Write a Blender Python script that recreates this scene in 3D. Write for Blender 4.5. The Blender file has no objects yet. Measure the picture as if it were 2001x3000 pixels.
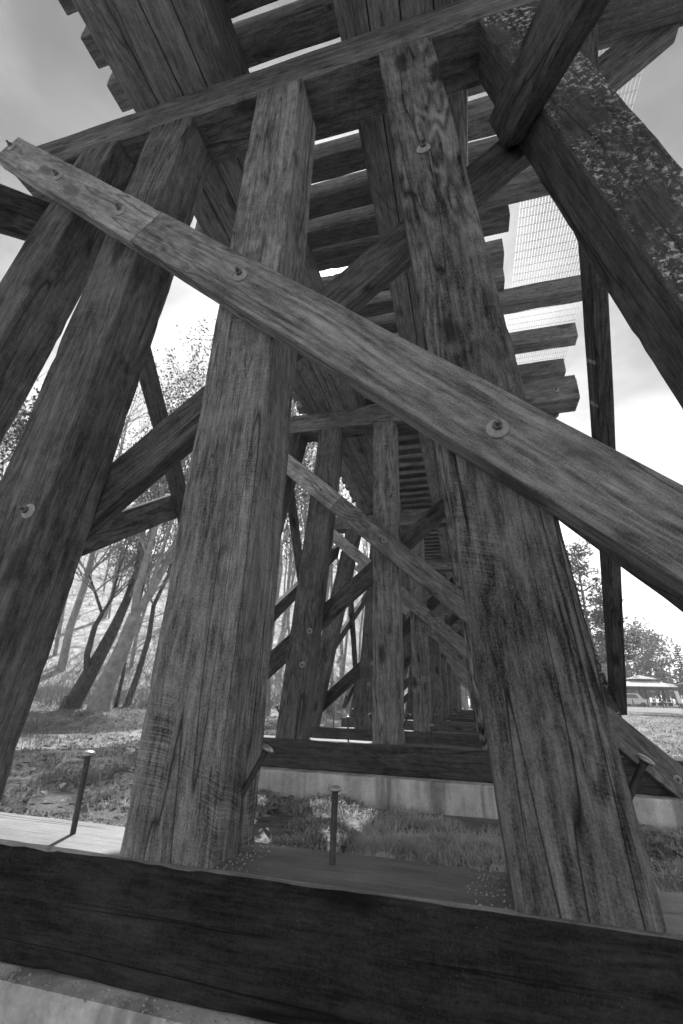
import bpy, bmesh, math, random
import numpy as np
from mathutils import Vector, Matrix, noise as mnoise

random.seed(7)
SC = bpy.context.scene
COL = SC.collection
R = math.radians

# ------------------------------------------------------------------ camera
YAW, PITCH, ROLL = 15.6065, 22.6782, 1.8479
CAM = Vector((0.9603, -1.5131, 0.4854))
def cam_axes():
    y, p, r = R(YAW), R(PITCH), R(ROLL)
    fw = Vector((-math.sin(y)*math.cos(p), math.cos(y)*math.cos(p), math.sin(p)))
    rt = Vector((math.cos(y), math.sin(y), 0))
    up = rt.cross(fw)
    return math.cos(r)*rt + math.sin(r)*up, -math.sin(r)*rt + math.cos(r)*up, fw
RT, UP, FW = cam_axes()
cd = bpy.data.cameras.new('camera')
co = bpy.data.objects.new('camera', cd)
COL.objects.link(co)
co.matrix_world = Matrix(((RT.x, UP.x, -FW.x, CAM.x), (RT.y, UP.y, -FW.y, CAM.y), (RT.z, UP.z, -FW.z, CAM.z), (0, 0, 0, 1)))
cd.sensor_fit = 'VERTICAL'
cd.sensor_height = 36.0
cd.lens = 36.0*1313.4/3000.0
cd.clip_start = 0.02
cd.clip_end = 2000
cd.dof.use_dof = True
cd.dof.focus_distance = 2.1
cd.dof.aperture_fstop = 4.0
SC.camera = co

# ------------------------------------------------------------------ sky, sun, exposure
SUN = Vector((-0.206, 0.599, 0.774)).normalized()
EL = math.asin(SUN.z)
AZ = math.atan2(SUN.x, SUN.y)
world = bpy.data.worlds.new('World')
SC.world = world
world.use_nodes = True
def build_world():
    nt = world.node_tree
    nt.nodes.clear()
    N = nt.nodes.new
    L = nt.links.new
    out = N('ShaderNodeOutputWorld')
    bg = N('ShaderNodeBackground')
    bg.inputs['Strength'].default_value = 0.075
    sky = N('ShaderNodeTexSky')
    sky.sky_type = 'NISHITA'
    sky.sun_disc = False
    sky.sun_elevation = EL
    sky.sun_rotation = AZ
    sky.air_density = 1.0
    sky.dust_density = 1.5
    bw = N('ShaderNodeRGBToBW')
    L(sky.outputs[0], bw.inputs[0])
    tc = N('ShaderNodeTexCoord')
    # soft overcast wisps laid over the black-and-white sky
    mp = N('ShaderNodeMapping')
    mp.inputs['Scale'].default_value = (1.0, 1.0, 2.2)
    L(tc.outputs['Generated'], mp.inputs[0])
    ns = N('ShaderNodeTexNoise')
    ns.inputs['Scale'].default_value = 2.6
    ns.inputs['Detail'].default_value = 8
    ns.inputs['Roughness'].default_value = 0.55
    ns.inputs['Distortion'].default_value = 0.4
    L(mp.outputs[0], ns.inputs['Vector'])
    rp = N('ShaderNodeMapRange')
    rp.inputs['From Min'].default_value = 0.46
    rp.inputs['From Max'].default_value = 0.72
    L(ns.outputs['Fac'], rp.inputs['Value'])
    mix = N('ShaderNodeMix')
    mix.data_type = 'FLOAT'
    L(rp.outputs[0], mix.inputs['Factor'])
    m1 = N('ShaderNodeMath'); m1.operation = 'MULTIPLY'; m1.inputs[1].default_value = 1.0
    L(bw.outputs[0], m1.inputs[0])
    m2 = N('ShaderNodeMath'); m2.operation = 'MULTIPLY_ADD'; m2.inputs[1].default_value = 1.15; m2.inputs[2].default_value = 2.2
    L(bw.outputs[0], m2.inputs[0])
    L(m1.outputs[0], mix.inputs[2])
    L(m2.outputs[0], mix.inputs[3])
    # milky brightening towards the horizon
    sx = N('ShaderNodeSeparateXYZ')
    L(tc.outputs['Generated'], sx.inputs[0])
    iz = N('ShaderNodeMath'); iz.operation = 'SUBTRACT'; iz.use_clamp = True; iz.inputs[0].default_value = 1.0
    L(sx.outputs[2], iz.inputs[1])
    i2 = N('ShaderNodeMath'); i2.operation = 'POWER'; i2.inputs[1].default_value = 2.0
    L(iz.outputs[0], i2.inputs[0])
    gr = N('ShaderNodeMath'); gr.operation = 'MULTIPLY_ADD'; gr.inputs[1].default_value = 2.2; gr.inputs[2].default_value = 0.18
    L(i2.outputs[0], gr.inputs[0])
    hz = N('ShaderNodeMath'); hz.operation = 'MULTIPLY'
    cl = N('ShaderNodeMapRange')
    cl.inputs['From Min'].default_value = 0.34; cl.inputs['From Max'].default_value = 0.66
    cl.inputs['To Min'].default_value = 0.72; cl.inputs['To Max'].default_value = 1.12
    n2 = N('ShaderNodeTexNoise'); n2.inputs['Scale'].default_value = 5.0; n2.inputs['Detail'].default_value = 7; n2.inputs['Distortion'].default_value = 0.6
    L(mp.outputs[0], n2.inputs['Vector']); L(n2.outputs['Fac'], cl.inputs['Value'])
    cm = N('ShaderNodeMath'); cm.operation = 'MULTIPLY'
    L(mix.outputs[0], cm.inputs[0]); L(cl.outputs[0], cm.inputs[1])
    L(cm.outputs[0], hz.inputs[0]); L(gr.outputs[0], hz.inputs[1])
    # the sun's own disc and its bright aureole
    dt = N('ShaderNodeVectorMath'); dt.operation = 'DOT_PRODUCT'
    nm = N('ShaderNodeVectorMath'); nm.operation = 'NORMALIZE'
    L(tc.outputs['Generated'], nm.inputs[0])
    L(nm.outputs[0], dt.inputs[0])
    dt.inputs[1].default_value = SUN
    a1 = N('ShaderNodeMapRange')
    a1.inputs['From Min'].default_value = math.cos(R(17)); a1.inputs['From Max'].default_value = 1.0
    L(dt.outputs['Value'], a1.inputs['Value'])
    pw = N('ShaderNodeMath'); pw.operation = 'POWER'; pw.inputs[1].default_value = 3.0
    L(a1.outputs[0], pw.inputs[0])
    gl = N('ShaderNodeMath'); gl.operation = 'MULTIPLY_ADD'; gl.inputs[1].default_value = 7.0
    L(pw.outputs[0], gl.inputs[0])
    L(hz.outputs[0], gl.inputs[2])
    ds = N('ShaderNodeMapRange')
    ds.inputs['From Min'].default_value = math.cos(R(0.55)); ds.inputs['From Max'].default_value = math.cos(R(0.3))
    L(dt.outputs['Value'], ds.inputs['Value'])
    dm = N('ShaderNodeMath'); dm.operation = 'MULTIPLY_ADD'; dm.inputs[1].default_value = 300.0
    L(ds.outputs[0], dm.inputs[0])
    L(gl.outputs[0], dm.inputs[2])
    L(dm.outputs[0], bg.inputs['Color'])
    L(bg.outputs[0], out.inputs['Surface'])
build_world()

sl = bpy.data.lights.new('sun', 'SUN')
sl.energy = 2.4
sl.angle = R(0.5)
so = bpy.data.objects.new('sun', sl)
COL.objects.link(so)
so.rotation_euler = SUN.to_track_quat('Z', 'Y').to_euler()
so.location = (0, 0, 30)

SC.view_settings.view_transform = 'Standard'
SC.view_settings.look = 'None'
SC.view_settings.gamma = 1.0
SC.view_settings.exposure = 1.85
SC.view_settings.use_curve_mapping = False

# ------------------------------------------------------------------ small node toolkit
class NT:
    def __init__(s, name):
        s.m = bpy.data.materials.new(name)
        s.m.use_nodes = True
        s.t = s.m.node_tree
        s.t.nodes.clear()
        s.out = s.t.nodes.new('ShaderNodeOutputMaterial')
        s.b = s.t.nodes.new('ShaderNodeBsdfPrincipled')
        s.t.links.new(s.b.outputs[0], s.out.inputs['Surface'])
    def n(s, typ, **kw):
        nd = s.t.nodes.new('ShaderNode'+typ)
        for k, v in kw.items():
            setattr(nd, k, v)
        return nd
    def put(s, sock, v):
        if isinstance(v, bpy.types.NodeSocket):
            s.t.links.new(v, sock)
        else:
            sock.default_value = v
    def math(s, op, a, b=0.0, c=0.0, clamp=False):
        nd = s.n('Math', operation=op, use_clamp=clamp)
        for i, v in enumerate((a, b, c)):
            s.put(nd.inputs[i], v)
        return nd.outputs[0]
    def rng(s, v, a, b, c=0.0, d=1.0, smooth=False):
        nd = s.n('MapRange')
        if smooth: nd.interpolation_type = 'SMOOTHSTEP'
        s.put(nd.inputs['Value'], v)
        for k, x in (('From Min', a), ('From Max', b), ('To Min', c), ('To Max', d)):
            nd.inputs[k].default_value = x
        return nd.outputs[0]
    def scale(s, vec, sc, rot=(0, 0, 0)):
        nd = s.n('Mapping')
        s.t.links.new(vec, nd.inputs[0])
        nd.inputs['Scale'].default_value = sc
        nd.inputs['Rotation'].default_value = rot
        return nd.outputs[0]
    def noise(s, vec, scale=1.0, detail=4.0, rough=0.55, dist=0.0):
        nd = s.n('TexNoise')
        s.t.links.new(vec, nd.inputs['Vector'])
        nd.inputs['Scale'].default_value = scale
        nd.inputs['Detail'].default_value = detail
        nd.inputs['Roughness'].default_value = rough
        nd.inputs['Distortion'].default_value = dist
        return nd.outputs['Fac']
    def coords(s, mode='Object', shift=41.0):
        tc = s.n('TexCoord')
        if not shift:
            return tc.outputs[mode]
        oi = s.n('ObjectInfo')
        cmb = s.n('CombineXYZ')
        for i, k in enumerate((1.0, 0.37, 0.71)):
            s.put(cmb.inputs[i], s.math('MULTIPLY', oi.outputs['Random'], shift*k))
        ad = s.n('VectorMath', operation='ADD')
        s.t.links.new(tc.outputs[mode], ad.inputs[0])
        s.t.links.new(cmb.outputs[0], ad.inputs[1])
        return ad.outputs[0]
    def grey(s, v):
        cmb = s.n('CombineColor')
        for i in range(3):
            s.put(cmb.inputs[i], v)
        return cmb.outputs[0]
    def finish(s, col, rough=0.8, bump=None, strength=0.4, dist=0.01, spec=0.3, metal=0.0):
        s.put(s.b.inputs['Base Color'], s.grey(col))
        s.put(s.b.inputs['Roughness'], rough)
        s.b.inputs['Specular IOR Level'].default_value = spec
        s.b.inputs['Metallic'].default_value = metal
        if bump is not None:
            bn = s.n('Bump')
            bn.inputs['Strength'].default_value = strength
            bn.inputs['Distance'].default_value = dist
            s.put(bn.inputs['Height'], bump)
            s.t.links.new(bn.outputs[0], s.b.inputs['Normal'])
        return s.m

def wood(name, lo, hi, saw=0.3, figure=0.35, crack=0.93, lichen=0.0, rough=0.78, fine=1.0, spec=0.16, blot=0.28, dirty=0.6, swirl=1.0, grit=0.0):
    """weathered sawn timber; the grain runs along the piece's own x axis"""
    t = NT(name)
    v = t.coords()
    warp = t.noise(t.scale(v, (0.9, 2.2, 2.2)), 1.0, 3)
    # growth figure: contour lines of a slow field stretched along the grain
    sep = t.n('SeparateXYZ'); t.t.links.new(v, sep.inputs[0])
    field = t.noise(t.scale(v, (0.55, 2.6, 2.6)), 1.0, 3, 0.5, 0.5)
    fig_m = t.rng(t.noise(t.scale(v, (0.7, 2.5, 2.5)), 1.0, 2), 0.35, 0.65, 0.15, 1.0, True)
    fig = t.math('MULTIPLY_ADD', t.math('MULTIPLY', t.math('SINE', t.math('MULTIPLY', field, 95.0)), fig_m), 0.5, 0.5)
    grain = t.noise(t.scale(v, (4.5, 46, 46)), 1.0, 8, 0.68, 0.3)
    streak = t.noise(t.scale(v, (0.9, 13, 13)), 1.0, 4, 0.6, 0.3)
    fibre = t.noise(t.scale(v, (18.0, 170*fine, 170*fine)), 1.0, 4, 0.65)
    blotch = t.noise(t.scale(v, (1.9, 3.2, 3.2)), 1.0, 5, 0.6, 0.5)
    dirt = t.noise(v, 13.0, 8, 0.72)
    speck = t.noise(v, 150.0, 3, 0.6)
    # saw arcs across the face, patchy
    yy = t.math('MULTIPLY', sep.outputs[1], sep.outputs[1])
    sv = t.n('CombineXYZ')
    arc = t.math('ADD', t.math('MULTIPLY', sep.outputs[1], 0.22), t.math('MULTIPLY', sep.outputs[2], 0.2))
    arc = t.math('ADD', arc, t.math('MULTIPLY', t.noise(t.scale(v, (0.5, 3, 3)), 1.0, 1), 0.12))
    t.put(sv.inputs[0], t.math('ADD', sep.outputs[0], arc))
    t.put(sv.inputs[1], t.math('MULTIPLY', sep.outputs[1], 0.5))
    t.put(sv.inputs[2], t.math('MULTIPLY', sep.outputs[2], 0.5))
    saw_n = t.noise(t.scale(sv.outputs[0], (190, 6, 6)), 1.0, 3, 0.6, 0.1)
    saw_m = t.rng(t.noise(t.scale(v, (1.6, 5, 5)), 1.0, 3), 0.48, 0.68, smooth=True)
    sawv = t.math('MULTIPLY', t.math('SUBTRACT', saw_n, 0.52), saw_m)
    # drying checks: thin long dark contour lines
    ck = t.noise(t.scale(v, (0.26*swirl, 5.5, 5.5)), 1.0, 2, 0.5, 0.08*swirl)
    ckl = t.rng(t.math('ABSOLUTE', t.math('SUBTRACT', ck, 0.5)), 0.0, 0.0065, 1.0, 0.0)
    ck2 = t.noise(t.scale(v, (0.8*swirl, 15.0, 15.0)), 1.0, 2, 0.5, 0.08*swirl)
    ckl2 = t.rng(t.math('ABSOLUTE', t.math('SUBTRACT', ck2, 0.47)), 0.0, 0.009, 0.9, 0.0)
    ckm = t.rng(t.noise(t.scale(v, (0.8, 3, 3)), 1.0, 2), 0.5, 0.66)
    checks = t.math('MAXIMUM', ckl, t.math('MULTIPLY', ckl2, ckm))
    # knots
    vo = t.n('TexVoronoi'); t.t.links.new(t.scale(v, (1.5, 4.0, 4.0)), vo.inputs['Vector'])
    vo.inputs['Scale'].default_value = 1.0
    vo.inputs['Randomness'].default_value = 0.9
    knot = t.rng(t.math('ADD', vo.outputs['Distance'], t.math('MULTIPLY', t.math('SUBTRACT', dirt, 0.5), 0.16)), 0.09, 0.24, 1.0, 0.0, True)
    f = t.math('MULTIPLY', t.math('SUBTRACT', fig, 0.5), figure)
    for nd_, am in ((grain, 1.35), (streak, 0.6), (fibre, 0.8), (blotch, 2.2*blot), (dirt, dirty), (speck, 0.8)):
        f = t.math('ADD', f, t.math('MULTIPLY', t.math('SUBTRACT', nd_, 0.5), am))
    f = t.math('ADD', f, t.math('MULTIPLY', sawv, 1.5*saw))
    f = t.math('ADD', f, 0.46, clamp=True)
    f = t.math('POWER', f, 1.2)
    f = t.math('MULTIPLY', f, t.math('SUBTRACT', 1.0, t.math('MULTIPLY', checks, crack)))
    f = t.math('MULTIPLY', f, t.math('SUBTRACT', 1.0, t.math('MULTIPLY', knot, 0.78)))
    oi = t.n('ObjectInfo')
    each = t.rng(oi.outputs['Random'], 0, 1, 0.82, 1.18)
    col = t.math('MULTIPLY', t.math('MULTIPLY_ADD', f, (hi-lo)*0.84, lo*0.84), each)
    if grit:
        gn = t.n('TexVoronoi'); t.t.links.new(v, gn.inputs['Vector']); gn.inputs['Scale'].default_value = 95
        gk = t.math('MULTIPLY', t.rng(gn.outputs['Distance'], 0.1, 0.22, 1, 0), t.rng(t.noise(v, 7.0, 4, 0.6), 0.5, 0.66))
        col = t.math('ADD', col, t.math('MULTIPLY', gk, grit))
    if lichen:
        lm = t.noise(v, 30.0, 6, 0.75, 0.3)
        lp = t.noise(v, 3.0, 3, 0.5)
        lk = t.math('MULTIPLY', t.rng(lm, 0.5, 0.64, smooth=True), t.rng(lp, 0.33, 0.56, smooth=True))
        col = t.math('ADD', col, t.math('MULTIPLY', lk, lichen))
    h = t.math('MULTIPLY', grain, 0.5)
    h = t.math('ADD', h, t.math('MULTIPLY', fibre, 0.35))
    h = t.math('ADD', h, t.math('MULTIPLY', sawv, 0.8*saw))
    h = t.math('ADD', h, t.math('MULTIPLY', dirt, 0.25))
    h = t.math('SUBTRACT', h, t.math('MULTIPLY', checks, 1.3))
    h = t.math('ADD', h, t.math('MULTIPLY', fig, 0.18*figure))
    return t.finish(col, rough, h, 0.55, 0.006, spec)

M = {}
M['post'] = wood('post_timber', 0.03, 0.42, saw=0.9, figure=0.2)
M['post_shaded'] = wood('shaded_post_timber', 0.03, 0.28, saw=0.45, figure=0.18, blot=0.4)  # left posts' tone lowered: shade and light falloff put into the colour
M['post_fig'] = wood('figured_post_timber', 0.012, 0.37, saw=0.6, figure=0.55, blot=0.5)
M['post_lichen'] = wood('lichened_post_timber', 0.025, 0.17, saw=0.2, figure=0.2, lichen=0.5)
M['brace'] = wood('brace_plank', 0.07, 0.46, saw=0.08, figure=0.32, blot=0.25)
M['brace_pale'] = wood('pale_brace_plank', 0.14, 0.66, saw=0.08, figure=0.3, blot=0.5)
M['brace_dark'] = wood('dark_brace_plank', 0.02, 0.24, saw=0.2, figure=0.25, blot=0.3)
M['sill'] = wood('tarred_sill_timber', 0.010, 0.070, grit=0.05, saw=0.2, figure=0.15, spec=0.1, rough=0.9, dirty=0.8, swirl=0.35, blot=0.45)  # tarred timber, its colour deepened further to carry the vignette at the near sill
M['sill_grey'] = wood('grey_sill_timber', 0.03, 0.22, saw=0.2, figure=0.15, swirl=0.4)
M['sill_top'] = wood('bleached_lit_sill_top', 0.12, 0.34, saw=0.05, figure=0.1, blot=0.5, spec=0.6, swirl=0.4, rough=0.5)  # bleached top, paled further so its colour carries sunlight and sheen
M['cap'] = wood('cap_timber', 0.05, 0.44, saw=0.3, figure=0.2, blot=0.4)  # cap, stringers and ties lightened: overhead glare put into their colour
M['stringer'] = wood('stringer_timber', 0.09, 0.52, saw=0.2, figure=0.2)
M['tie'] = wood('tie_timber', 0.08, 0.50, saw=0.3, figure=0.2)

def metal(name, lo, hi, rough=0.55, spec=0.5, metallic=0.5):
    t = NT(name)
    v = t.coords()
    a = t.noise(v, 60, 5, 0.6)
    b = t.noise(v, 14, 3, 0.5)
    f = t.math('ADD', t.math('MULTIPLY', a, 0.6), t.math('MULTIPLY', b, 0.4))
    return t.finish(t.rng(f, 0.3, 0.7, lo, hi), rough, a, 0.3, 0.002, spec, metallic)
M['washer'] = metal('galvanised_washer', 0.2, 0.46, 0.7, metallic=0.1)
M['nut'] = metal('weathered_bolt_steel', 0.08, 0.25, 0.55)
M['spike'] = metal('rusted_spike_steel', 0.04, 0.12, 0.6, metallic=0.3)
M['spikehead'] = metal('worn_spike_head', 0.3, 0.55, 0.45, metallic=0.6)
M['grate'] = metal('weathered_grating', 0.04, 0.09, 0.7)

def mat_concrete():
    t = NT('stained_concrete')
    v = t.coords('Object', 0)
    st = t.noise(t.scale(v, (5, 5, 0.6)), 1.0, 5, 0.6)
    bl = t.noise(v, 3.5, 6, 0.65)
    fn = t.noise(v, 60, 4, 0.6)
    vo = t.n('TexVoronoi'); t.t.links.new(v, vo.inputs['Vector']); vo.inputs['Scale'].default_value = 26
    pit = t.math('MULTIPLY', t.rng(vo.outputs['Distance'], 0.06, 0.15, 1, 0), t.rng(t.noise(v, 8, 2), 0.5, 0.6))
    f = t.math('ADD', t.math('MULTIPLY', st, 0.5), t.math('ADD', t.math('MULTIPLY', bl, 0.35), t.math('MULTIPLY', fn, 0.15)))
    c = t.rng(f, 0.36, 0.60, 0.30, 0.86)
    dk = t.math('MULTIPLY', t.rng(t.noise(t.scale(v, (2.6, 2.6, 0.35)), 1.0, 4, 0.6, 0.4), 0.52, 0.64, smooth=True), 0.5)
    c = t.math('MULTIPLY', c, t.math('SUBTRACT', 1.0, dk))
    c = t.math('MULTIPLY', c, t.math('SUBTRACT', 1.0, t.math('MULTIPLY', pit, 0.7)))
    h = t.math('SUBTRACT', t.math('MULTIPLY', fn, 0.5), pit)
    return t.finish(c, 0.9, h, 0.5, 0.006)
M['concrete'] = mat_concrete()

def mat_ground():
    t = NT('turf_and_leaf_litter')
    v = t.coords('Object', 0)
    a = t.noise(v, 0.35, 5, 0.6)
    b = t.noise(v, 3.0, 6, 0.7)
    c = t.noise(v, 26, 5, 0.7)
    vo = t.n('TexVoronoi'); t.t.links.new(v, vo.inputs['Vector']); vo.inputs['Scale'].default_value = 7
    leaf = t.math('MULTIPLY', t.rng(vo.outputs['Distance'], 0.12, 0.3, 1, 0), t.rng(t.noise(v, 1.3, 3), 0.45, 0.6))
    f = t.math('ADD', t.math('MULTIPLY', a, 0.35), t.math('ADD', t.math('MULTIPLY', b, 0.3), t.math('MULTIPLY', c, 0.35)))
    col = t.rng(f, 0.35, 0.66, 0.12, 0.42)
    col = t.math('ADD', col, t.math('MULTIPLY', leaf, 0.16))
    return t.finish(col, 0.95, t.math('ADD', b, c), 0.8, 0.06, 0.15)
M['ground'] = mat_ground()

def mat_plain(name, lo, hi, scale, rough=0.9, detail=5, spec=0.2, bump=0.4, dist=0.02):
    t = NT(name)
    v = t.coords('Object', 17.0)
    a = t.noise(v, scale, detail, 0.65)
    return t.finish(t.rng(a, 0.33, 0.67, lo, hi), rough, a, bump, dist, spec)
M['path'] = mat_plain('gravel_path', 0.34, 0.6, 9)
M['hill'] = mat_plain('pale_leaf_litter_slope', 0.22, 0.62, 1.6, detail=9)
M['bark'] = mat_plain('tree_bark', 0.22, 0.42, 3.5, dist=0.05)
M['bark_dark'] = mat_plain('dark_tree_bark', 0.05, 0.14, 6, dist=0.05)
M['twig'] = mat_plain('twig_bark', 0.18, 0.38, 3)
M['bud'] = mat_plain('spring_buds', 0.05, 0.12, 2)
M['needle'] = mat_plain('conifer_needles', 0.025, 0.08, 1.5)
M['leafgrey'] = mat_plain('young_leaves', 0.06, 0.16, 1.2)
M['grass'] = mat_plain('grass_blade', 0.16, 0.42, 5)
M['drygrass'] = mat_plain('dry_grass_blade', 0.42, 0.82, 5)
for k_ in ('grass', 'drygrass'):
    M[k_].node_tree.nodes['Principled BSDF'].inputs['Subsurface Weight'].default_value = 0.0
    _t = M[k_].node_tree
    _b = _t.nodes['Principled BSDF']
    _tr = _t.nodes.new('ShaderNodeBsdfTranslucent'); _mx = _t.nodes.new('ShaderNodeMixShader')
    _mx.inputs[0].default_value = 0.4
    _t.links.new(_b.inputs['Base Color'].links[0].from_socket, _tr.inputs['Color'])
    _t.links.new(_b.outputs[0], _mx.inputs[1]); _t.links.new(_tr.outputs[0], _mx.inputs[2])
    _t.links.new(_mx.outputs[0], _t.nodes['Material Output'].inputs['Surface'])
M['litter'] = mat_plain('dead_leaf', 0.12, 0.4, 2)
M['roof'] = mat_plain('pale_metal_roof', 0.5, 0.62, 2, 0.5, bump=0.05)
M['dark'] = mat_plain('dark_stain_wood', 0.04, 0.1, 3)
M['white'] = mat_plain('white_paint', 0.7, 0.8, 2, 0.5, bump=0.05)
M['glass'] = mat_plain('dark_car_glass', 0.02, 0.04, 2, 0.1, spec=0.6, bump=0.0)
M['stone'] = mat_plain('grit', 0.3, 0.6, 20)

# ------------------------------------------------------------------ object helpers
WM = {}                                   # world matrices of what has been built
def link(o, mat=None, parent=None):
    """parent o (whose world matrix is WM[o.name]) under parent"""
    COL.objects.link(o)
    if parent is not None:
        o.parent = parent
        o.matrix_basis = WM[parent.name].inverted() @ WM[o.name]
    else:
        o.matrix_basis = WM[o.name]
    return o
def tag(o, label, cat, group=None, kind=None):
    if label: o['label'] = label
    if cat: o['category'] = cat
    if group: o['group'] = group
    if kind: o['kind'] = kind
    return o
def empty(name, loc):
    o = bpy.data.objects.new(name, None)
    o.empty_display_size = 0.2
    WM[o.name] = Matrix.Translation(loc)
    return link(o)
def meshobj(name, verts, faces, mat, parent=None, mw=None, smooth=False, mats=None, fmat=None):
    me = bpy.data.meshes.new(name)
    me.from_pydata(verts, [], faces)
    for m in ([mat] if mats is None else mats):
        me.materials.append(m)
    if fmat is not None:
        me.polygons.foreach_set('material_index', fmat)
    if smooth:
        me.polygons.foreach_set('use_smooth', [True]*len(me.polygons))
    me.update()
    o = bpy.data.objects.new(name, me)
    WM[o.name] = mw if mw is not None else Matrix.Identity(4)
    return link(o, mat, parent)
def copy_tree(src, parent=None, mat=None):
    """copy of src and of all its parts"""
    c = src.copy()
    COL.objects.link(c)
    c.parent = parent
    if mat is not None: c.matrix_basis = mat
    for ch in KIDS.get(src.name, []):
        copy_tree(ch, c)
    return c
KIDS = {}
def kid(parent, o):
    KIDS.setdefault(parent.name, []).append(o)
    return o

def beam(name, ring0, ring1, mat, parent=None, n=10, ch=0.008, jit=0.002, seed=0):
    """a sawn timber between two end rings of four corners, arrises eased, surface a little uneven"""
    r0 = [Vector(p) for p in ring0]; r1 = [Vector(p) for p in ring1]
    c0 = sum(r0, Vector())/4; c1 = sum(r1, Vector())/4
    X = (c1-c0).normalized()
    Y = (r0[1]-r0[0]); Y = (Y - X*Y.dot(X)).normalized()
    Z = X.cross(Y)
    mw = Matrix(((X.x, Y.x, Z.x, c0.x), (X.y, Y.y, Z.y, c0.y), (X.z, Y.z, Z.z, c0.z), (0, 0, 0, 1)))
    inv = mw.inverted()
    rnd = random.Random(seed*77+5)
    vs = []
    off = Vector((rnd.uniform(0, 50), rnd.uniform(0, 50), rnd.uniform(0, 50)))
    def cring(r, k):
        out = []
        for i in range(4):
            p, a, b = r[i], r[i-1], r[(i+1) % 4]
            c = ch
            if 0 < k < n:
                w = mnoise.noise(off+Vector((k*0.31, i*7.7, 0)))+0.7*mnoise.noise(off+Vector((k*1.3, i*3.1, 4)))
                c = ch*(1+0.55*max(-0.7, w)+(rnd.uniform(0.4, 1.1) if rnd.random() < 0.08 and jit else 0))
            out.append(p + (a-p).normalized()*c)
            out.append(p + (b-p).normalized()*c)
        return out
    for k in range(n+1):
        f = k/n
        q = cring([r0[i].lerp(r1[i], f) for i in range(4)], k)
        for i in range(8):
            p = inv @ q[i]
            if 0 < k < n and jit:
                d = Vector((0, p.y, p.z)).normalized()
                p = p + d*(jit*mnoise.noise(Vector((p.x*3, p.y*9, p.z*9))+off)*1.6)
            vs.append(p)
    fs = [list(range(7, -1, -1)), [n*8+i for i in range(8)]]
    for k in range(n):
        for i in range(8):
            j = (i+1) % 8
            fs.append((k*8+i, k*8+j, (k+1)*8+j, (k+1)*8+i))
    # make sure faces look outward
    o = meshobj(name, vs, fs, mat, None, mw)
    bm = bmesh.new(); bm.from_mesh(o.data); bmesh.ops.recalc_face_normals(bm, faces=bm.faces); bm.to_mesh(o.data); bm.free()
    if parent is not None:
        o.parent = parent
        o.matrix_basis = WM[parent.name].inverted() @ mw
        kid(parent, o)
    return o
def xbeam(name, x0, x1, y0, y1, z0, z1, mat, parent=None, **k):
    return beam(name, [(x0, y0, z0), (x0, y1, z0), (x0, y1, z1), (x0, y0, z1)], [(x1, y0, z0), (x1, y1, z0), (x1, y1, z1), (x1, y0, z1)], mat, parent, **k)
def ybeam(name, x0, x1, y0, y1, z0, z1, mat, parent=None, **k):
    return beam(name, [(x0, y0, z0), (x1, y0, z0), (x1, y0, z1), (x0, y0, z1)], [(x0, y1, z0), (x1, y1, z0), (x1, y1, z1), (x0, y1, z1)], mat, parent, **k)

def lathe(prof, k=20):
    vs, fs = [], []
    for (r, z) in prof:
        for i in range(k):
            a = 2*math.pi*i/k
            vs.append((r*math.cos(a), r*math.sin(a), z))
    for j in range(len(prof)-1):
        for i in range(k):
            i2 = (i+1) % k
            fs.append((j*k+i, j*k+i2, (j+1)*k+i2, (j+1)*k+i))
    fs.append([(len(prof)-1)*k+i for i in range(k)])
    return vs, fs
def make_mesh(name, vs, fs, mats, fmat=None, smooth=False):
    me = bpy.data.meshes.new(name)
    me.from_pydata(vs, [], fs)
    for m in mats: me.materials.append(m)
    if fmat is not None: me.polygons.foreach_set('material_index', fmat)
    if smooth: me.polygons.foreach_set('use_smooth', [True]*len(me.polygons))
    me.update()
    return me
# an ogee washer (rim, dished shoulder, raised hub) and a square-headed bolt on it
WASHER = make_mesh('washer', *lathe([(0.044, 0.0), (0.047, 0.004), (0.045, 0.009), (0.034, 0.012), (0.025, 0.018), (0.022, 0.022), (0.0, 0.022)], 24), [M['washer']], smooth=True)
def nut_mesh():
    vs, fs = lathe([(0.021, 0.02), (0.0215, 0.022), (0.0215, 0.038), (0.018, 0.041)], 6)
    b = len(vs)
    v2, f2 = lathe([(0.0105, 0.040), (0.0105, 0.062), (0.008, 0.065)], 12)
    vs += v2; fs += [[i+b for i in f] for f in f2]
    return make_mesh('bolt', vs, fs, [M['nut']])
NUT = nut_mesh()
def frame_z(p, zdir, xhint=Vector((1, 0, 0))):
    z = Vector(zdir).normalized()
    x = xhint - z*xhint.dot(z)
    if x.length < 1e-3: x = Vector((0, 1, 0)) - z*z.y
    x.normalize()
    y = z.cross(x)
    return Matrix(((x.x, y.x, z.x, p[0]), (x.y, y.y, z.y, p[1]), (x.z, y.z, z.z, p[2]), (0, 0, 0, 1)))
def bolt(parent, p, d, rot=0.0, s=0.82):
    for nm, me in (('washer', WASHER), ('bolt', NUT)):
        o = bpy.data.objects.new(nm, me)
        WM[o.name] = frame_z(p, d) @ Matrix.Rotation(rot, 4, 'Z') @ Matrix.Scale(s, 4)
        link(o, None, parent); kid(parent, o)
def spike_mesh():
    vs, fs = lathe([(0.010, 0.0), (0.0105, 0.12), (0.0105, 0.232), (0.013, 0.236), (0.024, 0.240), (0.026, 0.246), (0.021, 0.252), (0.010, 0.256), (0.0, 0.257)], 14)
    fm = [1 if max(vs[i][2] for i in f) > 0.242 else 0 for f in fs]
    return make_mesh('spike', vs, fs, [M['spike'], M['spikehead']], fm, True)
SPIKE = spike_mesh()
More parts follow.
